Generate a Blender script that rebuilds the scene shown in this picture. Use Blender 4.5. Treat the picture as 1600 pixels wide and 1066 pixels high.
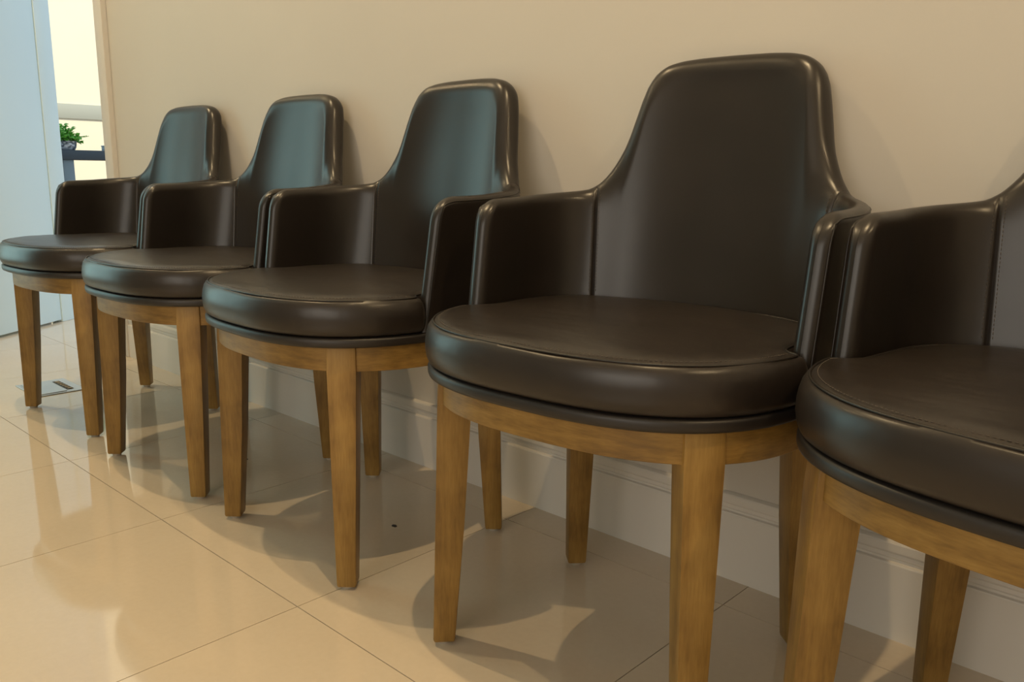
import bpy, bmesh, math, random
from mathutils import Vector, Matrix, noise
random.seed(7)
PI = math.pi
SC = bpy.context.scene
COL = SC.collection
for o in list(bpy.data.objects):
    bpy.data.objects.remove(o)

# ------------------------------------------------------------------ camera
F_PX, YAW, PITCH, ROLL = 1309.13, 0.75255, 0.19908, 0.01248
CAM = Vector((0.0, -1.2626, 0.70))
cam_d = bpy.data.cameras.new('camera')
cam_d.sensor_width = 36.0
cam_d.lens = F_PX / 1600.0 * 36.0
cam_d.clip_start = 0.02
cam = bpy.data.objects.new('camera', cam_d)
COL.objects.link(cam)
fw = Vector((-math.sin(YAW) * math.cos(PITCH), math.cos(YAW) * math.cos(PITCH), -math.sin(PITCH)))
r0 = Vector((math.cos(YAW), math.sin(YAW), 0))
u0 = r0.cross(fw)
rt = r0 * math.cos(ROLL) + u0 * math.sin(ROLL)
up = u0 * math.cos(ROLL) - r0 * math.sin(ROLL)
cam.matrix_world = Matrix(((rt.x, up.x, -fw.x, CAM.x), (rt.y, up.y, -fw.y, CAM.y),
                           (rt.z, up.z, -fw.z, CAM.z), (0, 0, 0, 1)))
SC.camera = cam

# ------------------------------------------------------------------ world, lights, exposure
SC.view_settings.view_transform = 'Standard'
SC.view_settings.look = 'None'
SC.view_settings.gamma = 1.0
SC.view_settings.use_curve_mapping = False
SC.view_settings.exposure = 0.0
w = bpy.data.worlds.new('world')
SC.world = w
w.use_nodes = True
w.node_tree.nodes['Background'].inputs[0].default_value = (0.62, 0.80, 1.0, 1)
w.node_tree.nodes['Background'].inputs[1].default_value = 1.3

def light(name, kind, loc, energy, color, aim=None, **kw):
    d = bpy.data.lights.new(name, kind)
    d.energy = energy
    d.color = color
    for k, v in kw.items():
        setattr(d, k, v)
    o = bpy.data.objects.new(name, d)
    COL.objects.link(o)
    o.location = loc
    if aim is not None:
        o.rotation_euler = Vector(aim).to_track_quat('-Z', 'Y').to_euler()
    return o

WARM = (1.0, 0.73, 0.40)
# sun on the court beyond the opening
light('sun', 'SUN', (-4, 3, 6), 3.8, (1.0, 0.88, 0.66), aim=(-0.62, 0.25, -0.74), angle=0.01)
# ceiling downlights in a row along the chairs
for lx in (-3.5, -2.0, -0.48, 1.05):
    light('downlight', 'SPOT', (lx, -0.70, 2.56), 62, WARM, aim=(0, 0, -1),
          spot_size=math.radians(150), spot_blend=1.0, shadow_soft_size=0.014)
# second row of downlights further into the room
for lx in (-2.9, -0.9, 0.9):
    light('downlight', 'SPOT', (lx, -2.7, 2.56), 5, WARM, aim=(0, 0, -1),
          spot_size=math.radians(150), spot_blend=1.0, shadow_soft_size=0.06)
# unseen area lights: cool window daylight from the left, warm fill added in front
light('area_fill', 'AREA', (-4.22, -1.55, 1.15), 18, (0.50, 0.92, 0.94), aim=(1, 0, 0),
      shape='RECTANGLE', size=1.3, size_y=1.9)
light('area_fill', 'AREA', (0.3, -3.92, 1.45), 36, (1.0, 0.93, 0.82), aim=(0, 1, 0),
      shape='RECTANGLE', size=2.6, size_y=1.6)

# ------------------------------------------------------------------ materials
def mat(name, color=(0.5, 0.5, 0.5), rough=0.5, metal=0.0, spec=0.5):
    m = bpy.data.materials.new(name)
    m.use_nodes = True
    b = m.node_tree.nodes['Principled BSDF']
    b.inputs['Base Color'].default_value = (*color, 1)
    b.inputs['Roughness'].default_value = rough
    b.inputs['Metallic'].default_value = metal
    b.inputs['Specular IOR Level'].default_value = spec
    return m, m.node_tree, b

def add_noise(nt, scale, detail=4.0, vec=None, rough=0.55, dist=0.0):
    n = nt.nodes.new('ShaderNodeTexNoise')
    n.inputs['Scale'].default_value = scale
    n.inputs['Detail'].default_value = detail
    n.inputs['Roughness'].default_value = rough
    n.inputs['Distortion'].default_value = dist
    if vec is not None:
        nt.links.new(vec, n.inputs['Vector'])
    return n

def ramp(nt, fac, stops):
    r = nt.nodes.new('ShaderNodeValToRGB')
    cr = r.color_ramp
    while len(cr.elements) < len(stops):
        cr.elements.new(0.5)
    for e, (p, c) in zip(cr.elements, stops):
        e.position = p
        e.color = (*c, 1)
    nt.links.new(fac, r.inputs[0])
    return r

def bump(nt, b, height, strength, dist, prev=None):
    n = nt.nodes.new('ShaderNodeBump')
    n.inputs['Strength'].default_value = strength
    n.inputs['Distance'].default_value = dist
    nt.links.new(height, n.inputs['Height'])
    if prev is not None:
        nt.links.new(prev.outputs[0], n.inputs['Normal'])
    nt.links.new(n.outputs[0], b.inputs['Normal'])
    return n

def coord(nt, scale=(1, 1, 1), kind='Object'):
    t = nt.nodes.new('ShaderNodeTexCoord')
    mp = nt.nodes.new('ShaderNodeMapping')
    mp.inputs['Scale'].default_value = scale
    nt.links.new(t.outputs[kind], mp.inputs[0])
    return mp.outputs[0]

def m_leather(name, c0, c1, rough, crease_amt=0.08):
    m, nt, b = mat(name, c0, rough)
    v = coord(nt)
    big = add_noise(nt, 5.0, 5, v, 0.6)
    cr = ramp(nt, big.outputs[0], [(0.3, c0), (0.75, c1)])
    nt.links.new(cr.outputs[0], b.inputs['Base Color'])
    crease = add_noise(nt, 22.0, 2, coord(nt, (0.6, 1.5, 1.0)), 0.5)
    bump(nt, b, crease.outputs[0], crease_amt, 0.004)
    return m

LEATHER = m_leather('dark_leather', (0.012, 0.009, 0.007), (0.020, 0.015, 0.012), 0.31)
LEATHER_SEAT = m_leather('seat_leather', (0.014, 0.0105, 0.0085), (0.026, 0.019, 0.015), 0.33, 0.22)
BASE_CLOTH = m_leather('seat_base_leather', (0.013, 0.010, 0.0085), (0.020, 0.0155, 0.013), 0.42)
PIPING = mat('piping_leather', (0.012, 0.009, 0.007), 0.4)[0]
THREAD = mat('thread', (0.060, 0.045, 0.033), 0.7)[0]

def m_wood(name, gscale):
    m, nt, b = mat(name, (0.3, 0.17, 0.06), 0.42)
    v = coord(nt, gscale)
    n1 = add_noise(nt, 9.0, 6, v, 0.6, 0.4)
    n2 = add_noise(nt, 60.0, 3, v, 0.6)
    blotch = add_noise(nt, 11.0, 3, coord(nt))
    mx = nt.nodes.new('ShaderNodeMix')
    mx.inputs[0].default_value = 0.35
    nt.links.new(n1.outputs[0], mx.inputs[2])
    nt.links.new(n2.outputs[0], mx.inputs[3])
    mx2 = nt.nodes.new('ShaderNodeMix')
    mx2.inputs[0].default_value = 0.4
    nt.links.new(mx.outputs[0], mx2.inputs[2])
    nt.links.new(blotch.outputs[0], mx2.inputs[3])
    cr = ramp(nt, mx2.outputs[0], [(0.36, (0.135, 0.070, 0.014)), (0.5, (0.245, 0.136, 0.030)),
                                   (0.64, (0.345, 0.205, 0.052))])
    nt.links.new(cr.outputs[0], b.inputs['Base Color'])
    bump(nt, b, n2.outputs[0], 0.06, 0.001)
    return m

WOOD_LEG = m_wood('leg_wood', (5.0, 5.0, 0.5))
WOOD_APRON = m_wood('apron_wood', (1.0, 1.0, 7.0))
GLIDE = mat('glide_plastic', (0.45, 0.40, 0.33), 0.5)[0]

def m_wall(name, c, rough=0.75):
    m, nt, b = mat(name, c, rough, spec=0.3)
    v = coord(nt)
    n = add_noise(nt, 1.3, 3, v)
    cr = ramp(nt, n.outputs[0], [(0.3, tuple(x * 0.97 for x in c)), (0.7, tuple(min(1, x * 1.02) for x in c))])
    nt.links.new(cr.outputs[0], b.inputs['Base Color'])
    bump(nt, b, add_noise(nt, 260, 2, v).outputs[0], 0.05, 0.001)
    return m

WALL = m_wall('wall_paint', (0.60, 0.56, 0.50))
TRIM = m_wall('white_trim_paint', (0.72, 0.68, 0.62), 0.45)
DOOR = m_wall('white_door_paint', (0.68, 0.78, 0.74), 0.5)
CEIL = m_wall('ceiling_paint', (0.78, 0.75, 0.70))
OUTER = m_wall('outer_wall_paint', (0.86, 0.78, 0.58))
RAILBAND = mat('pale_grey_band', (0.40, 0.41, 0.34), 0.6)[0]
GROUT = mat('grout', (0.20, 0.14, 0.09), 0.9)[0]

def m_tile():
    m, nt, b = mat('polished_tile', (0.62, 0.52, 0.40), 0.06, spec=0.9)
    oi = nt.nodes.new('ShaderNodeObjectInfo')
    geo = nt.nodes.new('ShaderNodeNewGeometry')
    n = add_noise(nt, 3.0, 5, geo.outputs['Position'], 0.6)
    f = add_noise(nt, 90.0, 3, geo.outputs['Position'], 0.6)
    mx = nt.nodes.new('ShaderNodeMix')
    mx.inputs[0].default_value = 0.35
    nt.links.new(n.outputs[0], mx.inputs[2])
    nt.links.new(f.outputs[0], mx.inputs[3])
    cr = ramp(nt, mx.outputs[0], [(0.3, (0.60, 0.505, 0.385)), (0.7, (0.66, 0.565, 0.44))])
    hv = nt.nodes.new('ShaderNodeHueSaturation')
    mr = nt.nodes.new('ShaderNodeMapRange')
    mr.inputs[3].default_value = 0.975
    mr.inputs[4].default_value = 1.025
    nt.links.new(oi.outputs['Random'], mr.inputs[0])
    nt.links.new(mr.outputs[0], hv.inputs['Value'])
    nt.links.new(cr.outputs[0], hv.inputs['Color'])
    nt.links.new(hv.outputs[0], b.inputs['Base Color'])
    rr = ramp(nt, n.outputs[0], [(0.3, (0.045,) * 3), (0.7, (0.075,) * 3)])
    nt.links.new(rr.outputs[0], b.inputs['Roughness'])
    return m
TILE = m_tile()
SLATE = mat('slate_counter', (0.035, 0.05, 0.062), 0.5)[0]
GREYLEG = mat('grey_counter_leg', (0.16, 0.21, 0.23), 0.5)[0]
STEEL = mat('brushed_steel', (0.55, 0.58, 0.60), 0.4, 0.7)[0]
DARK = mat('dark_slot', (0.03, 0.028, 0.025), 0.6)[0]
BRASS = mat('tan_brush', (0.35, 0.27, 0.16), 0.6)[0]
GREYBOX = mat('grey_blue_box', (0.22, 0.32, 0.36), 0.5)[0]
SOIL = mat('soil', (0.03, 0.02, 0.012), 0.9)[0]

def m_pot():
    m, nt, b = mat('silver_pot', (0.3, 0.33, 0.36), 0.3, 0.3)
    n = add_noise(nt, 40, 3, coord(nt, (1, 1, 2)))
    cr = ramp(nt, n.outputs[0], [(0.40, (0.05, 0.07, 0.09)), (0.6, (0.62, 0.66, 0.70))])
    nt.links.new(cr.outputs[0], b.inputs['Base Color'])
    return m
POT = m_pot()

def m_leaf():
    m, nt, b = mat('leaf', (0.07, 0.28, 0.02), 0.5)
    n = add_noise(nt, 30, 2, coord(nt))
    cr = ramp(nt, n.outputs[0], [(0.35, (0.05, 0.26, 0.02)), (0.65, (0.24, 0.60, 0.06))])
    nt.links.new(cr.outputs[0], b.inputs['Base Color'])
    return m
LEAF = m_leaf()

# ------------------------------------------------------------------ mesh helpers
def link(name, me, material, parent=None, smooth=True, sharp=None):
    me.materials.clear()
    me.materials.append(material)
    if smooth:
        for p in me.polygons:
            p.use_smooth = True
    if sharp is not None:
        me.set_sharp_from_angle(angle=math.radians(sharp))
    o = bpy.data.objects.new(name, me)
    COL.objects.link(o)
    if parent is not None:
        o.parent = parent
    return o

def from_bm(name, bm, material, parent=None, smooth=True, sharp=None):
    bmesh.ops.recalc_face_normals(bm, faces=bm.faces)
    me = bpy.data.meshes.new(name)
    bm.to_mesh(me)
    bm.free()
    return link(name, me, material, parent, smooth, sharp)

def box_bm(bm, lo, hi, bevel=0.0, seg=2):
    g = bmesh.ops.create_cube(bm, size=1.0)
    vs = g['verts']
    for v in vs:
        v.co = Vector([(lo[i] + hi[i]) / 2 + v.co[i] * (hi[i] - lo[i]) for i in range(3)])
    if bevel > 0:
        es = list({e for v in vs for e in v.link_edges})
        bmesh.ops.bevel(bm, geom=es, offset=bevel, segments=seg, affect='EDGES', profile=0.5)
    return bm

def box(name, lo, hi, material, parent=None, bevel=0.0, seg=2):
    return from_bm(name, box_bm(bmesh.new(), lo, hi, bevel, seg), material, parent, smooth=bevel > 0, sharp=40)

def tube_bm(bm, pts, r, closed=False, seg=6):
    n = len(pts)
    rings = []
    for i, p in enumerate(pts):
        a = pts[i - 1] if (i > 0 or closed) else pts[i]
        c = pts[(i + 1) % n] if (i < n - 1 or closed) else pts[i]
        t = (c - a).normalized()
        ref = Vector((0, 0, 1)) if abs(t.z) < 0.9 else Vector((1, 0, 0))
        x = t.cross(ref).normalized()
        y = t.cross(x)
        rings.append([bm.verts.new(p + x * (r * math.cos(2 * PI * k / seg)) + y * (r * math.sin(2 * PI * k / seg)))
                      for k in range(seg)])
    for i in range(n if closed else n - 1):
        A, B = rings[i], rings[(i + 1) % n]
        for k in range(seg):
            bm.faces.new((A[k], A[(k + 1) % seg], B[(k + 1) % seg], B[k]))
    if not closed:
        bm.faces.new(rings[0])
        bm.faces.new(rings[-1])
    return bm

def rings_bm(rings, cap_bottom=True, cap_top=True):
    """loft closed rings (lists of Vectors, equal count)"""
    bm = bmesh.new()
    R = [[bm.verts.new(p) for p in r] for r in rings]
    for A, B in zip(R, R[1:]):
        n = len(A)
        for k in range(n):
            bm.faces.new((A[k], A[(k + 1) % n], B[(k + 1) % n], B[k]))
    if cap_bottom:
        bm.faces.new(R[0])
    if cap_top:
        bm.faces.new(R[-1])
    return bm

def stitch_bm(bm, pts, pitch=0.0055, ln=0.0034, wd=0.0009, lift=0.0006):
    """short thread dashes along a poly-line: pts = [(pos, normal)]"""
    acc, nxt = 0.0, pitch
    for (a, na), (b, nb) in zip(pts, pts[1:]):
        d = (b - a).length
        if d < 1e-7:
            continue
        t = (b - a) / d
        while acc + d >= nxt:
            k = (nxt - acc) / d
            p, n = a.lerp(b, k), na.lerp(nb, k).normalized()
            s = t.cross(n).normalized()
            c0 = p - t * ln / 2
            c1 = p + t * ln / 2
            vs = [bm.verts.new(q) for q in (c0 - s * wd / 2, c0 + s * wd / 2, c1 + s * wd / 2, c1 - s * wd / 2)]
            tp = [bm.verts.new(q + n * lift) for q in (c0.lerp(c1, .2) - s * wd / 4, c0.lerp(c1, .2) + s * wd / 4,
                                                       c0.lerp(c1, .8) + s * wd / 4, c0.lerp(c1, .8) - s * wd / 4)]
            bm.faces.new(tp)
            for i in range(4):
                bm.faces.new((vs[i], vs[(i + 1) % 4], tp[(i + 1) % 4], tp[i]))
            nxt += pitch
        acc += d

def thing(name, label, cat, loc=(0, 0, 0), rz=0.0, group=None):
    o = bpy.data.objects.new(name, None)
    o.empty_display_size = 0.1
    COL.objects.link(o)
    o.location = loc
    o.rotation_euler = (0, 0, rz)
    o['label'] = label
    o['category'] = cat
    if group:
        o['group'] = group
    return o

def struct(o):
    o['kind'] = 'structure'
    return o

# ------------------------------------------------------------------ room shell
WY = 0.012          # wall plane (the baseboard stands 12 mm proud of it)
X_END = -3.205       # where the long wall stops at the opening
ZC = 2.6
XR, YF, XL = 2.0, -3.97, -4.28
struct(box('wall_back', (X_END, WY, 0), (XR, WY + 0.14, ZC), WALL))
struct(box('wall_right', (XR, YF, 0), (XR + 0.14, WY, ZC), WALL))
struct(box('wall_front', (XL, YF - 0.14, 0), (XR + 0.14, YF, ZC), WALL))
struct(box('wall_left', (XL - 0.14, YF, 0), (XL, 0.10, ZC), WALL))
struct(box('ceiling', (XL - 0.2, YF - 0.14, ZC), (XR + 0.14, WY + 0.14, ZC + 0.15), CEIL))

# floor: grout bed with every tile a piece of its own
TX0, TY0, TS, GAP = -0.6136, -0.5821, 0.4956, 0.0016
floor = struct(box('floor', (-9.2, YF - 0.14, -0.06), (XR + 0.14, 6.0, -0.0016), GROUT))
def tile_mesh(depth):
    tb = box_bm(bmesh.new(), (-(TS - GAP) / 2, 0, -0.010), ((TS - GAP) / 2, depth, 0.0))
    o = from_bm('tile', tb, TILE, floor, smooth=False)
    me = o.data
    bpy.data.objects.remove(o)
    return me
TILE_FULL, TILE_CUT = tile_mesh(TS - GAP), tile_mesh(WY + 0.004 - (TY0 + TS))
for j in range(-7, 4):
    for i in range(-10, 6):
        x, y = TX0 + (i + 0.5) * TS, TY0 + j * TS
        wall_side = j == 1 and i > -6
        if j > 1 and i > -6 or j < -4 and i < -8:
            continue
        o = bpy.data.objects.new('tile', TILE_CUT if wall_side else TILE_FULL)
        COL.objects.link(o)
        o.parent = floor
        o.location = (x, y, 0)

# baseboard, a moulded profile run along the wall
prof = [(WY, 0), (0.0, 0), (0.0, 0.1205), (0.0010, 0.1230), (0.0060, 0.1245), (0.0062, 0.1280), (0.0040, 0.1310),
        (0.0044, 0.1370), (0.0024, 0.1390), (0.0016, 0.1410), (0.0016, 0.1530), (0.0028, 0.1552), (0.0080, 0.1575), (WY, 0.1582)]
bm = bmesh.new()
A = [bm.verts.new((X_END + 0.055, y, z)) for y, z in prof]
B = [bm.verts.new((XR, y, z)) for y, z in prof]
for i in range(len(prof) - 1):
    bm.faces.new((A[i], B[i], B[i + 1], A[i + 1]))
bm.faces.new(A)
bm.faces.new(B)
struct(from_bm('baseboard_back', bm, TRIM, smooth=False))
# casing at the end of the wall
struct(box('trim_1', (X_END - 0.012, WY - 0.018, 0), (X_END + 0.055, WY + 0.152, ZC), TRIM, bevel=0.003))

# door leaf standing ajar, hung on a slim post beyond the wall
hx, hy = -4.096, 0.087
dd = Vector((0.585, -0.811, 0)).normalized()
dn = Vector((0.841, 0.541, 0)).normalized()
dl = box('door_1', (0, -0.04, 0.010), (0.95, 0.0, 2.30), DOOR, bevel=0.003)
dl.location = (hx, hy, 0)
dl.rotation_euler = (0, 0, math.atan2(dd.y, dd.x))
struct(dl)
for zz in (0.25, 1.1, 2.0):
    bm = bmesh.new()
    bmesh.ops.create_cone(bm, cap_ends=True, segments=12, radius1=0.007, radius2=0.007, depth=0.09,
                          matrix=Matrix.Translation((-0.006, -0.046, zz)))
    from_bm('hinge', bm, STEEL, dl, sharp=40)
post = box('trim_2', (-0.104, -0.05, 0.0), (-0.002, 0.004, ZC), DOOR, bevel=0.003)
post.location = (hx, hy, 0)
post.rotation_euler = (0, 0, math.atan2(dd.y, dd.x))
struct(post)
struct(box('trim_3', (-4.28, 0.02, 2.35), (X_END, 0.14, ZC), DOOR))

# sunlit court beyond the opening
outer = struct(box('wall_outside', (-7.7, 0.25, -0.05), (-7.5, 6.0, 4.2), OUTER))
struct(box('trim_4', (-7.5, 0.25, 1.084), (-7.488, 6.0, 1.203), RAILBAND, bevel=0.003))

# ------------------------------------------------------------------ the chair
HX, HYF, HYR, NEXP, Y0 = 0.276, 0.270, 0.232, 2.63, -0.028
Z_LEG, Z_BASE, Z_CUSH = 0.42, 0.42, 0.4378

def oval(a, bf, br, n, k, cnt):
    t = 2 * PI * k / cnt
    c, s = math.cos(t), math.sin(t)
    x = a * math.copysign(abs(c) ** (2 / n), c)
    y = math.copysign(abs(s) ** (2 / n), s)
    return Vector((x, Y0 + y * (br if y > 0 else bf), 0))

def resample(pts, n, closed=True):
    P = pts + ([pts[0]] if closed else [])
    L = [0.0]
    for a, b in zip(P, P[1:]):
        L.append(L[-1] + (b - a).length)
    out, j = [], 0
    m = n if closed else n - 1
    for i in range(n):
        t = L[-1] * i / m
        while j < len(L) - 2 and L[j + 1] < t:
            j += 1
        d = L[j + 1] - L[j]
        out.append(P[j].lerp(P[j + 1], (t - L[j]) / d if d > 0 else 0))
    return out

def oval_loop(a, bf, br, n=NEXP, cnt=96):
    return resample([oval(a, bf, br, n, k, 720) for k in range(720)], cnt)

def at_z(loop, z):
    return [Vector((p.x, p.y, z)) for p in loop]

# --- shell (arms and back), a padded sheet bent round the seat
def build_plan():
    pts = []
    a, b, n = 0.2605, 0.171, 2.5
    for k in range(0, 1001):
        f = PI / 2 * k / 1000
        s, c = math.sin(f), math.cos(f)
        pts.append(Vector((a * s ** (2 / n), b * max(c, 0) ** (2 / n), 0)))
    for k in range(1, 41):
        y = -0.098 * k / 40
        x = a * (1 - (abs(y) / 0.36) ** 2.7) ** (1 / 2.7)
        pts.append(Vector((x, y, 0)))
    N = 1200
    pts = resample(pts, N, closed=False)
    L = [0.0]
    for p, q in zip(pts, pts[1:]):
        L.append(L[-1] + (q - p).length)
    return pts, L
PLAN, PLEN = build_plan()
S_END = PLEN[-1]

def plan(s):
    """signed arc length from the middle of the back -> (pos, outward normal)"""
    a = min(abs(s), S_END)
    k = a / S_END * (len(PLAN) - 1)
    def P(q):
        q = max(-(len(PLAN) - 1), min(len(PLAN) - 1.0001, q))
        sg = -1 if q < 0 else 1
        q = abs(q)
        i = int(q)
        p = PLAN[i].lerp(PLAN[i + 1], q - i)
        return Vector((p.x * sg, p.y, 0))
    p = P(k)
    t = (P(k + 14) - P(k - 14)).normalized()
    n = Vector((-t.y, t.x, 0))
    if s < 0:
        p = Vector((-p.x, p.y, 0))
        n = Vector((-n.x, n.y, 0))
    return p, n

def s_of_x(x):
    for p, l in zip(PLAN, PLEN):
        if p.x >= x or p.y <= 0:
            return l
    return S_END

HT = [(s_of_x(x), z) for x, z in ((0.0, .884), (.045, .8835), (.080, .8815), (.110, .876), (.131, .864), (.145, .844), (.1535, .817),
                                  (.160, .786), (.168, .752), (.179, .721), (.192, .696), (.205, .680), (.217, .672))]
HT += [(HT[-1][0] + 0.05, .6665), (HT[-1][0] + 0.12, .661), (S_END + 0.001, .658)]

def pchip(tab):
    xs = [t[0] for t in tab]
    ys = [t[1] for t in tab]
    d = [(ys[i + 1] - ys[i]) / (xs[i + 1] - xs[i]) for i in range(len(xs) - 1)]
    m = [0.0] + [0 if d[i - 1] * d[i] <= 0 else 2 * d[i - 1] * d[i] / (d[i - 1] + d[i]) for i in range(1, len(d))] + [d[-1]]
    def f(x):
        x = min(max(x, xs[0]), xs[-1])
        i = 0
        while i < len(xs) - 2 and x > xs[i + 1]:
            i += 1
        h = xs[i + 1] - xs[i]
        t = (x - xs[i]) / h
        return (ys[i] * (1 + 2 * t) * (1 - t) ** 2 + m[i] * h * t * (1 - t) ** 2
                + ys[i + 1] * t * t * (3 - 2 * t) + m[i + 1] * h * t * t * (t - 1))
    return f
Hf = pchip(HT)
S_SEAM = s_of_x(0.205)
Z0 = 0.4378

def smooth01(x):
    x = min(1, max(0, x))
    return x * x * (3 - 2 * x)

def Fe(d, re):
    q = 1 - min(max(d, 0) / re, 1)
    return max(0.0, 1 - q ** 2.1) ** (1 / 2.1)

RC = 0.040
def shell_pt(s, dz_abs, side):
    """s arc position, dz_abs distance below the top outline, side -1 inner .. +1 outer"""
    a = abs(s)
    H = Hf(a)
    sl = (Hf(a + 0.002) - Hf(a - 0.002)) / 0.004
    k = min(3.2, math.sqrt(1 + sl * sl))
    ds = S_END - a
    dz = dz_abs
    backk = 1 - smooth01((a - S_SEAM + 0.02) / 0.06)
    if side < 0:      # the seat side rolls over softly, the outside edge is tighter
        ee = Fe(ds, 0.018) * Fe(dz / k, 0.018 + 0.017 * backk)
    else:
        ee = Fe(ds, 0.012) * Fe(dz / k, 0.013)
    if ds < RC and dz < RC:
        u, v = 1 - ds / RC, 1 - dz / RC
        u2, v2 = u * math.sqrt(1 - v * v / 2), v * math.sqrt(1 - u * u / 2)
        ds, dz = RC * (1 - u2), RC * (1 - v2)
        a = S_END - ds
    z = H - dz
    h01 = min(1, max(0, (z - Z0) / 0.21))
    # the seams between arm and back run inwards towards the seat
    p, n = plan(math.copysign(a - 0.020 * (1 - h01) * math.exp(-((a - S_SEAM) / 0.05) ** 2), s))
    armk = smooth01((a - S_SEAM + 0.06) / 0.12)
    T = 0.0215 * (1 - armk) + 0.0140 * armk
    groove = 1 - 0.16 * math.exp(-((abs(s) - S_SEAM) / 0.0022) ** 2)
    # padding swells a little in the middle of the back
    puff = 0.006 * (1 - armk) * math.exp(-((z - 0.66) / 0.16) ** 2) * math.exp(-(a / 0.15) ** 2)
    off = 0.004 * h01 * armk + side * T * ee * groove
    if side < 0:
        off -= puff * ee
    q = p + n * off
    # the front edge of the arms rakes back slightly
    rake = 0.018 * h01 * smooth01((a - S_SEAM) / (S_END - S_SEAM))
    hl = min(1, max(0, (z - Z0) / 0.41))
    lean = 0.069 * hl * (0.35 + 0.65 * (1 - smooth01((a - S_SEAM) / 0.12)))
    return Vector((q.x, q.y + rake + lean, z))

LV = [0, .0004, .0012, .0024, .0042, .0065, .0095, .013, .017, .0215, .027, .033, .040, .050]
def s_cols(s0, s1):
    cols = set()
    n = max(8, int((s1 - s0) / 0.0065))
    for i in range(n + 1):
        s = s0 + (s1 - s0) * i / n
        if S_END - s > 0.052:
            cols.add(round(s, 6))
    if s1 >= S_END - 1e-6:
        for l in LV:
            cols.add(round(S_END - l, 6))
    for e in (-0.006, -0.0035, -0.002, -0.001, 0, 0.001, 0.002, 0.0035, 0.006):
        for c in (-S_SEAM, S_SEAM):
            if s0 - 1e-9 <= c + e <= s1 + 1e-9:
                cols.add(round(c + e, 6))
    return sorted(cols)

def shell_rows(a):
    H = Hf(a)
    sl = (Hf(a + 0.002) - Hf(a - 0.002)) / 0.004
    k = min(3.2, math.sqrt(1 + sl * sl))
    if S_END - a < 0.06:
        k = 1.0
    rows = [l * k for l in LV]
    rest = H - Z0 - rows[-1]
    rows += [rows[-1] + rest * i / 16 for i in range(1, 17)]
    return rows

def shell_mesh(s0, s1, sign):
    cols = s_cols(s0, s1)
    bm = bmesh.new()
    G = {}
    for side in (-1, 1):
        for i, s in enumerate(cols):
            for j, dz in enumerate(shell_rows(abs(s))):
                G[side, i, j] = bm.verts.new(shell_pt(s * sign, dz, side))
    ni, nj = len(cols), len(LV) + 16
    for side in (-1, 1):
        for i in range(ni - 1):
            for j in range(nj - 1):
                q = [G[side, i, j], G[side, i + 1, j], G[side, i + 1, j + 1], G[side, i, j + 1]]
                bm.faces.new(q)
    for i in range(ni - 1):      # bottom
        bm.faces.new((G[-1, i, nj - 1], G[-1, i + 1, nj - 1], G[1, i + 1, nj - 1], G[1, i, nj - 1]))
    ends = [i for i in (0, ni - 1) if abs(S_END - abs(cols[i])) > 1e-4]
    for i in ends:
        for j in range(nj - 1):
            bm.faces.new((G[-1, i, j], G[1, i, j], G[1, i, j + 1], G[-1, i, j + 1]))
    bmesh.ops.remove_doubles(bm, verts=bm.verts, dist=1e-5)
    bmesh.ops.dissolve_degenerate(bm, edges=bm.edges, dist=1e-6)
    return bm

def seam_line(s, side, z_hi_d=0.004, n=60):
    H = Hf(abs(s))
    out = []
    for i in range(n + 1):
        d = z_hi_d + (H - 0.504 - z_hi_d) * i / n
        p = shell_pt(s, d, side)
        c, nn = plan(s)
        out.append((p + nn * side * 0.0002, nn * side))
    return out

def build_cushion_outline():
    front = []
    n = 200
    yc = -0.102
    xc = HX * (1 - (abs(yc - Y0) / HYF) ** NEXP) ** (1 / NEXP)
    a0 = None
    pts = [oval(HX, HYF, HYR, NEXP, k, 2000) for k in range(2000)]
    fr = [p for p in pts if p.y < yc]
    fr.sort(key=lambda p: math.atan2(p.x, -p.y))       # left to right along the front
    # step in front of each arm
    xin = 0.2460
    def corner(sx):
        out = []
        for cx_, cy_, r_, a0, a1, sg in ((xc - 0.009, yc, 0.009, 0, 90, 1), (xin + 0.006, yc + 0.015, 0.006, 270, 180, -1)):
            for i in range(9):
                t = math.radians(a0 + (a1 - a0) * i / 8)
                out.append(Vector((sx * (cx_ + r_ * math.cos(t)), cy_ + r_ * math.sin(t), 0)))
        return out
    rear = []
    for i in range(240):
        s = S_END - 0.03 - (2 * S_END - 0.06) * i / 239
        p, nn = plan(s)
        rear.append(p - nn * 0.0150)
    loop = fr + corner(1) + rear + list(reversed(corner(-1)))
    return resample(loop, 420)

def inset(loop, d):
    n = len(loop)
    out = []
    for i in range(n):
        t = (loop[(i + 1) % n] - loop[i - 1]).normalized() * 2 + (loop[(i + 2) % n] - loop[i - 2]).normalized()
        t.normalize()
        nn = Vector((t.y, -t.x, 0))      # outward for a counter-clockwise loop
        out.append(loop[i] - nn * d)
    return out

CUSH = build_cushion_outline()

def relax(loop, it):
    for _ in range(it):
        loop = [(loop[i - 1] + loop[i] * 2 + loop[(i + 1) % len(loop)]) / 4 for i in range(len(loop))]
    return loop

def cush_inset(d):
    return inset(relax(CUSH, 2 + int(max(0.0, d - 0.003) * 3000)), d)

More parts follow.
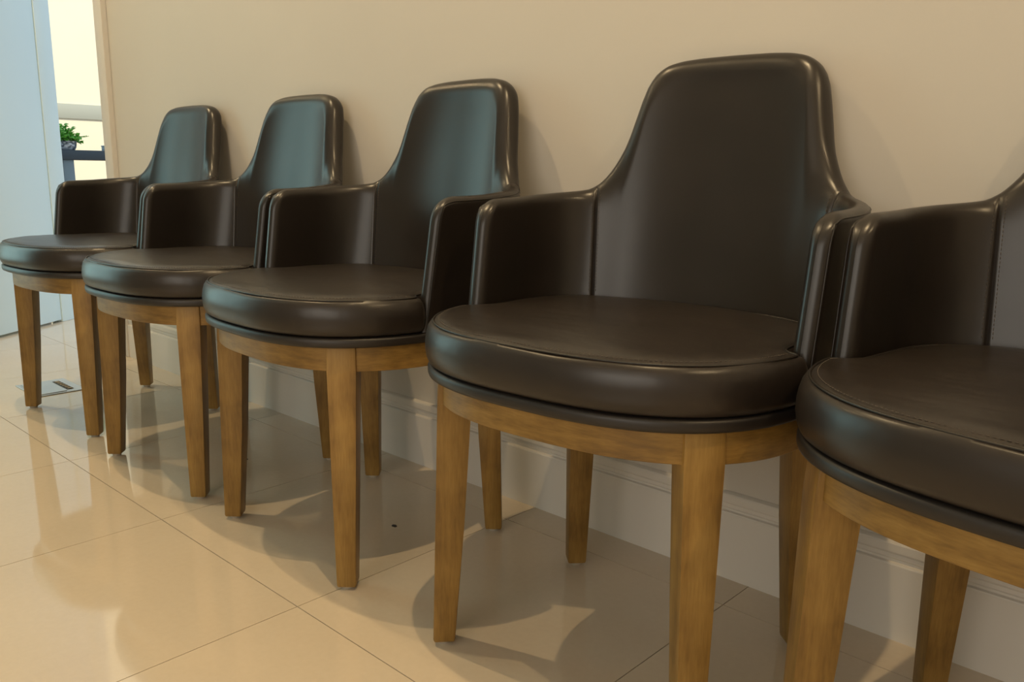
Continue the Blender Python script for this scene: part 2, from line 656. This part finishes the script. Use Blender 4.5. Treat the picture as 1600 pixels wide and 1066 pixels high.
Z_SEAM = 0.4905
def cushion_mesh():
    prof = [(0.012, 0.4378), (0.005, 0.4382), (0.001, 0.4410), (-0.002, 0.4480), (-0.0035, 0.4580), (-0.0035, 0.4690),
            (-0.0020, 0.4790), (0.0005, 0.4880), (0.0040, 0.4935), (0.0068, 0.4958), (0.0082, 0.4956), (0.0096, 0.4966),
            (0.0120, 0.4980), (0.0170, 0.4996), (0.0260, 0.5015)]
    rings = [at_z(cush_inset(d), z) for d, z in prof]
    c = Vector((0, -0.04, 0))
    base = cush_inset(0.026)
    for _ in range(60):
        base = [(base[i - 1] + base[i] * 2 + base[(i + 1) % len(base)]) / 4 for i in range(len(base))]
    for k, z in ((0.93, .5026), (0.88, .5034), (0.78, .5048), (0.62, .5062), (0.45, .5071), (0.28, .5077), (0.12, .5080), (0.02, .5081)):
        for _ in range(120):
            base = [(base[i - 1] + base[i] * 2 + base[(i + 1) % len(base)]) / 4 for i in range(len(base))]
        rings.append([Vector((c.x + (p.x - c.x) * k, c.y + (p.y - c.y) * k, z)) for p in base])
    for r in rings[9:]:                      # soft irregular crush of the padding
        for p in r:
            p.z += 0.0016 * (noise.noise(Vector((p.x * 9, p.y * 14, 3))) - 0.2)
    # keep the sewn edge lumpy where the welt puckers
    return rings_bm(rings)

def leg_mesh(dx, dy, sx, sy):
    """tapering square leg standing on the diagonal, outer face flush with the apron"""
    rd = Vector((sx, sy, 0)).normalized()
    td = Vector((-rd.y, rd.x, 0))
    C0 = Vector((dx * sx, dy * sy, 0))
    back = sy > 0
    sp_out = 0.010 if back else 0.010
    lev = [(0.4195, 0.0, 0.0480, 0.0240), (0.380, 0.002, 0.0480, 0.0236), (0.20, 0.55 * sp_out, 0.0420, 0.0200),
           (0.010, sp_out, 0.0330, 0.0165), (0.0065, sp_out - 0.001, 0.0310, 0.0155)]
    bm = bmesh.new()
    R = []
    for z, o, dep, hw in lev:
        sp = rd * o
        R.append([bm.verts.new(C0 + sp + td * a + rd * b + Vector((0, 0, z)))
                  for a, b in ((-hw, 0), (hw, 0), (hw, -dep), (-hw, -dep))])
    side = []
    for A, B in zip(R, R[1:]):
        for k in range(4):
            bm.faces.new((A[k], A[(k + 1) % 4], B[(k + 1) % 4], B[k]))
    bm.faces.new(R[0])
    bm.faces.new(R[-1])
    es = [e for e in bm.edges if abs(e.verts[0].co.z - e.verts[1].co.z) > 0.001 ]
    bmesh.ops.bevel(bm, geom=es, offset=0.0028, segments=2, affect='EDGES', profile=0.5)
    foot = C0 + rd * (sp_out - 0.0165)
    return bm, foot

def make_chair(label):
    t = thing('armchair', label, 'chair', group='black leather armchairs in a row along the wall')
    # plinth board under the cushion
    pr = [(0.012, 0.4200), (0.004, 0.4206), (0.001, 0.4222), (0.0, 0.4250), (0.0, 0.4320), (0.0012, 0.4350), (0.0045, 0.4368), (0.012, 0.4374)]
    ol = oval_loop(HX, HYF, HYR, cnt=120)
    from_bm('seat_base', rings_bm([at_z(inset(ol, d), z) for d, z in pr]), BASE_CLOTH, t, sharp=60)
    # seat cushion with welt and stitching
    cu = from_bm('seat_cushion', cushion_mesh(), LEATHER_SEAT, t, sharp=50)
    wl = at_z(cush_inset(0.0080), 0.4962)
    from_bm('piping', tube_bm(bmesh.new(), wl, 0.0016, closed=True), PIPING, cu)
    st = bmesh.new()
    ring = at_z(cush_inset(0.0150), 0.4992)
    ring = sorted([p for p in ring if p.y < -0.112], key=lambda p: math.atan2(p.x, -p.y))
    stitch_bm(st, [(p, Vector((0, 0, 1))) for p in ring])
    from_bm('stitching', st, THREAD, cu, smooth=False)['kind'] = 'stuff'
    # back and arms
    bk = from_bm('backrest', shell_mesh(-S_SEAM, S_SEAM, 1), LEATHER, t, sharp=60)
    for sx in (-1, 1):
        ar = from_bm('armrest', shell_mesh(S_SEAM, S_END, sx), LEATHER, t, sharp=60)
        # piping round the outer edge of the arm
        pts = []
        for i in range(60):
            s = S_SEAM + 0.002 + (S_END - 0.007 - S_SEAM - 0.002) * i / 59
            pts.append(shell_pt(s * sx, 0.0075, 1))
        for i in range(1, 40):
            d = 0.0075 + (0.658 - 0.442 - 0.0075) * i / 39
            pts.append(shell_pt((S_END - 0.007) * sx, d, 1))
        from_bm('piping', tube_bm(bmesh.new(), pts, 0.0013), PIPING, ar)
        sb = bmesh.new()
        stitch_bm(sb, seam_line((S_SEAM + 0.0065) * sx, -1))
        stitch_bm(sb, seam_line((S_SEAM + 0.0065) * sx, 1))
        from_bm('stitching', sb, THREAD, ar, smooth=False)['kind'] = 'stuff'
    sb = bmesh.new()
    for sx in (-1, 1):
        stitch_bm(sb, seam_line((S_SEAM - 0.0065) * sx, -1))
    from_bm('stitching', sb, THREAD, bk, smooth=False)['kind'] = 'stuff'
    # apron ring
    ao = oval_loop(0.2685, 0.2445, 0.210, cnt=120)
    rings = [at_z(inset(ao, d), z) for d, z in ((0.001, 0.3790), (0.0, 0.3800), (0.0, 0.4200), (0.022, 0.4200), (0.022, 0.3790))]
    bm = rings_bm(rings, False, False)
    bm.verts.ensure_lookup_table()
    n = 120
    for k in range(n):
        bm.faces.new((bm.verts[k], bm.verts[(k + 1) % n], bm.verts[4 * n + (k + 1) % n], bm.verts[4 * n + k]))
    from_bm('apron', bm, WOOD_APRON, t, sharp=40)
    kk = 0.5 ** (1 / NEXP)
    for sx, sy in ((-1, -1), (1, -1), (-1, 1), (1, 1)):
        bm, foot = leg_mesh(0.271 * kk, (0.247 * kk - Y0 if sy < 0 else 0.212 * kk + Y0), sx, sy)
        lg = from_bm('leg', bm, WOOD_LEG, t, sharp=35)
        g = bmesh.new()
        bmesh.ops.create_cone(g, cap_ends=True, segments=14, radius1=0.010, radius2=0.011, depth=0.0068,
                              matrix=Matrix.Translation(foot + Vector((0, 0, 0.0034))))
        from_bm('foot_glide', g, GLIDE, lg, sharp=40)
    return t

def copy_tree(o, parent=None):
    c = o.copy()
    COL.objects.link(c)
    if parent is not None:
        c.parent = parent
    for ch in list(o.children):
        copy_tree(ch, c)
    return c

CHAIRS = [(-2.4723, -0.2609, 2.88, 'black leather armchair farthest along the row, nearest the pale blue door'),
          (-1.8718, -0.2641, 1.83, 'black leather armchair second from the door, between the farthest and the middle one'),
          (-1.3026, -0.2639, -1.97, 'black leather armchair in the middle of the row of five'),
          (-0.6735, -0.2575, 3.5, 'large black leather armchair in front, its whole tall back in view, second from the right'),
          (-0.1000, -0.2610, -6.8, 'black leather armchair nearest the camera, cut off by the right edge of the photo')]
proto = None
for x, y, rz, lab in CHAIRS:
    if proto is None:
        proto = c = make_chair(lab)
    else:
        c = copy_tree(proto)
        c['label'] = lab
    c.location = (x, y, 0)
    c.rotation_euler = (0, 0, math.radians(rz))

# ------------------------------------------------------------------ floor outlet by the farthest chair
fx0, fx1, fy0, fy1 = -2.966, -2.770, -0.444, -0.298
ob = thing('floor_outlet', 'flat grey metal floor outlet cover beside the farthest chair leg', 'outlet', ((fx0 + fx1) / 2, (fy0 + fy1) / 2, 0))
hw_, hd_ = (fx1 - fx0) / 2, (fy1 - fy0) / 2
bm = bmesh.new()
box_bm(bm, (-hw_, -hd_, 0.0002), (hw_, hd_, 0.0030), 0.001, 1)
from_bm('cover_plate', bm, STEEL, ob, sharp=30)
box('lid', (-hw_ + 0.012, -hd_ + 0.012, 0.0031), (hw_ - 0.012, hd_ - 0.052, 0.0052), STEEL, ob, bevel=0.0008, seg=1)
sl = box('cable_slot', (-hw_ + 0.035, hd_ - 0.046, 0.0031), (hw_ - 0.030, hd_ - 0.026, 0.0046), DARK, ob, bevel=0.0005, seg=1)
for k in range(6):
    x = -hw_ + 0.048 + k * 0.0215
    box('socket_pin', (x, hd_ - 0.043, 0.0046), (x + 0.010, hd_ - 0.030, 0.0064), BRASS, sl, bevel=0.0006, seg=1)

def speck(loc, r, label):
    bm = bmesh.new()
    bmesh.ops.create_uvsphere(bm, u_segments=14, v_segments=8, radius=1.0)
    for v in bm.verts:
        k = 1 + 0.25 * noise.noise(v.co * 1.7 + Vector(loc) * 9)
        v.co = Vector((v.co.x * r * k, v.co.y * r * 0.75 * k, max(0, v.co.z) * r * 0.35))
    o = from_bm('floor_scrap', bm, DARK)
    o.location = loc
    o['label'] = label
    o['category'] = 'scrap'
    return o
speck((-1.246, -0.271, 0.0002), 0.0065, 'small dark scrap on the floor tile under the middle chair')
speck((-1.812, -0.277, 0.0002), 0.0050, 'tiny brown scrap on the floor tile under the second chair from the door')

# ------------------------------------------------------------------ beyond the opening: counter, plant, small box
tx = -5.4
ct = thing('console_table', 'dark slate topped console table seen through the opening', 'table', (tx, 1.0, 0))
box('table_top', (-0.22, -0.62, 0.738), (0.20, 0.75, 0.793), SLATE, ct, bevel=0.004)
for ly in (-0.457, 0.60):
    box('leg_panel', (-0.18, ly, 0.0), (0.185, ly + 0.058, 0.738), GREYLEG, ct, bevel=0.003)

pl = thing('potted_plant', 'small bushy green plant in a silver grey pot on the dark console', 'plant', (tx + 0.13, 0.590, 0.7935))
prof = [(0.036, 0.0), (0.041, 0.002), (0.047, 0.015), (0.050, 0.033), (0.050, 0.046), (0.0515, 0.049), (0.0500, 0.052), (0.046, 0.050), (0.044, 0.044)]
rings = []
for r, z in prof:
    rings.append([Vector((r * (1 + 0.025 * math.cos(12 * a)) * math.cos(a), r * (1 + 0.025 * math.cos(12 * a)) * math.sin(a), z))
                  for a in [2 * PI * k / 48 for k in range(48)]])
pot = from_bm('pot', rings_bm(rings, True, True), POT, pl, sharp=50)
bm = bmesh.new()
bmesh.ops.create_cone(bm, cap_ends=True, segments=20, radius1=0.040, radius2=0.036, depth=0.008, matrix=Matrix.Translation((0, 0, 0.044)))
from_bm('soil', bm, SOIL, pot)
lf_bm = bmesh.new()
vs = [lf_bm.verts.new(p) for p in ((0, 0, 0), (0.009, 0.008, 0.002), (0.010, 0.018, 0.003), (0, 0.030, -0.002), (-0.010, 0.018, 0.003),
                                   (-0.009, 0.008, 0.002), (0, 0.015, -0.001))]
for a, b in ((0, 1), (1, 2), (2, 3), (3, 4), (4, 5), (5, 0)):
    lf_bm.faces.new((vs[a], vs[b], vs[6]))
ex = bmesh.ops.extrude_face_region(lf_bm, geom=list(lf_bm.faces))
for v in [g for g in ex['geom'] if isinstance(g, bmesh.types.BMVert)]:
    v.co.z += 0.0006
leaf0 = from_bm('leaf', lf_bm, LEAF, pl)
stems = bmesh.new()
first = True
for k in range(60):
    az, el = random.uniform(0, 2 * PI), random.uniform(0.35, 1.45)
    ln = random.uniform(0.045, 0.100)
    base = Vector((random.uniform(-.02, .02), random.uniform(-.02, .02), 0.052))
    d = Vector((math.cos(az) * math.cos(el), math.sin(az) * math.cos(el), math.sin(el)))
    pts = [base + d * ln * q + Vector((0, 0, -0.03 * q * q * math.cos(el))) for q in (0, .35, .7, 1)]
    tube_bm(stems, pts, 0.0009, seg=4)
    for q in (0.55, 0.75, 0.9, 1.0):
        p = base + d * ln * q + Vector((0, 0, -0.03 * q * q * math.cos(el)))
        o = leaf0 if first else leaf0.copy()
        if not first:
            COL.objects.link(o)
            o.parent = pl
        first = False
        o.location = p
        o.rotation_euler = (random.uniform(-0.7, 0.9), random.uniform(-0.6, 0.6), az - PI / 2 + random.uniform(-1.3, 1.3))
        sc = random.uniform(0.7, 1.15)
        o.scale = (sc, sc, sc)
from_bm('stem', stems, LEAF, pl)['kind'] = 'stuff'

gb = thing('small_box', 'small grey blue box on the right end of the dark console', 'box', (tx + 0.13, 0.832, 0.7935))
box('body', (-0.03, -0.04, 0.0), (0.03, 0.06, 0.024), GREYBOX, gb, bevel=0.002)
box('lid', (-0.032, -0.042, 0.0242), (0.032, 0.062, 0.031), GREYBOX, gb, bevel=0.002)
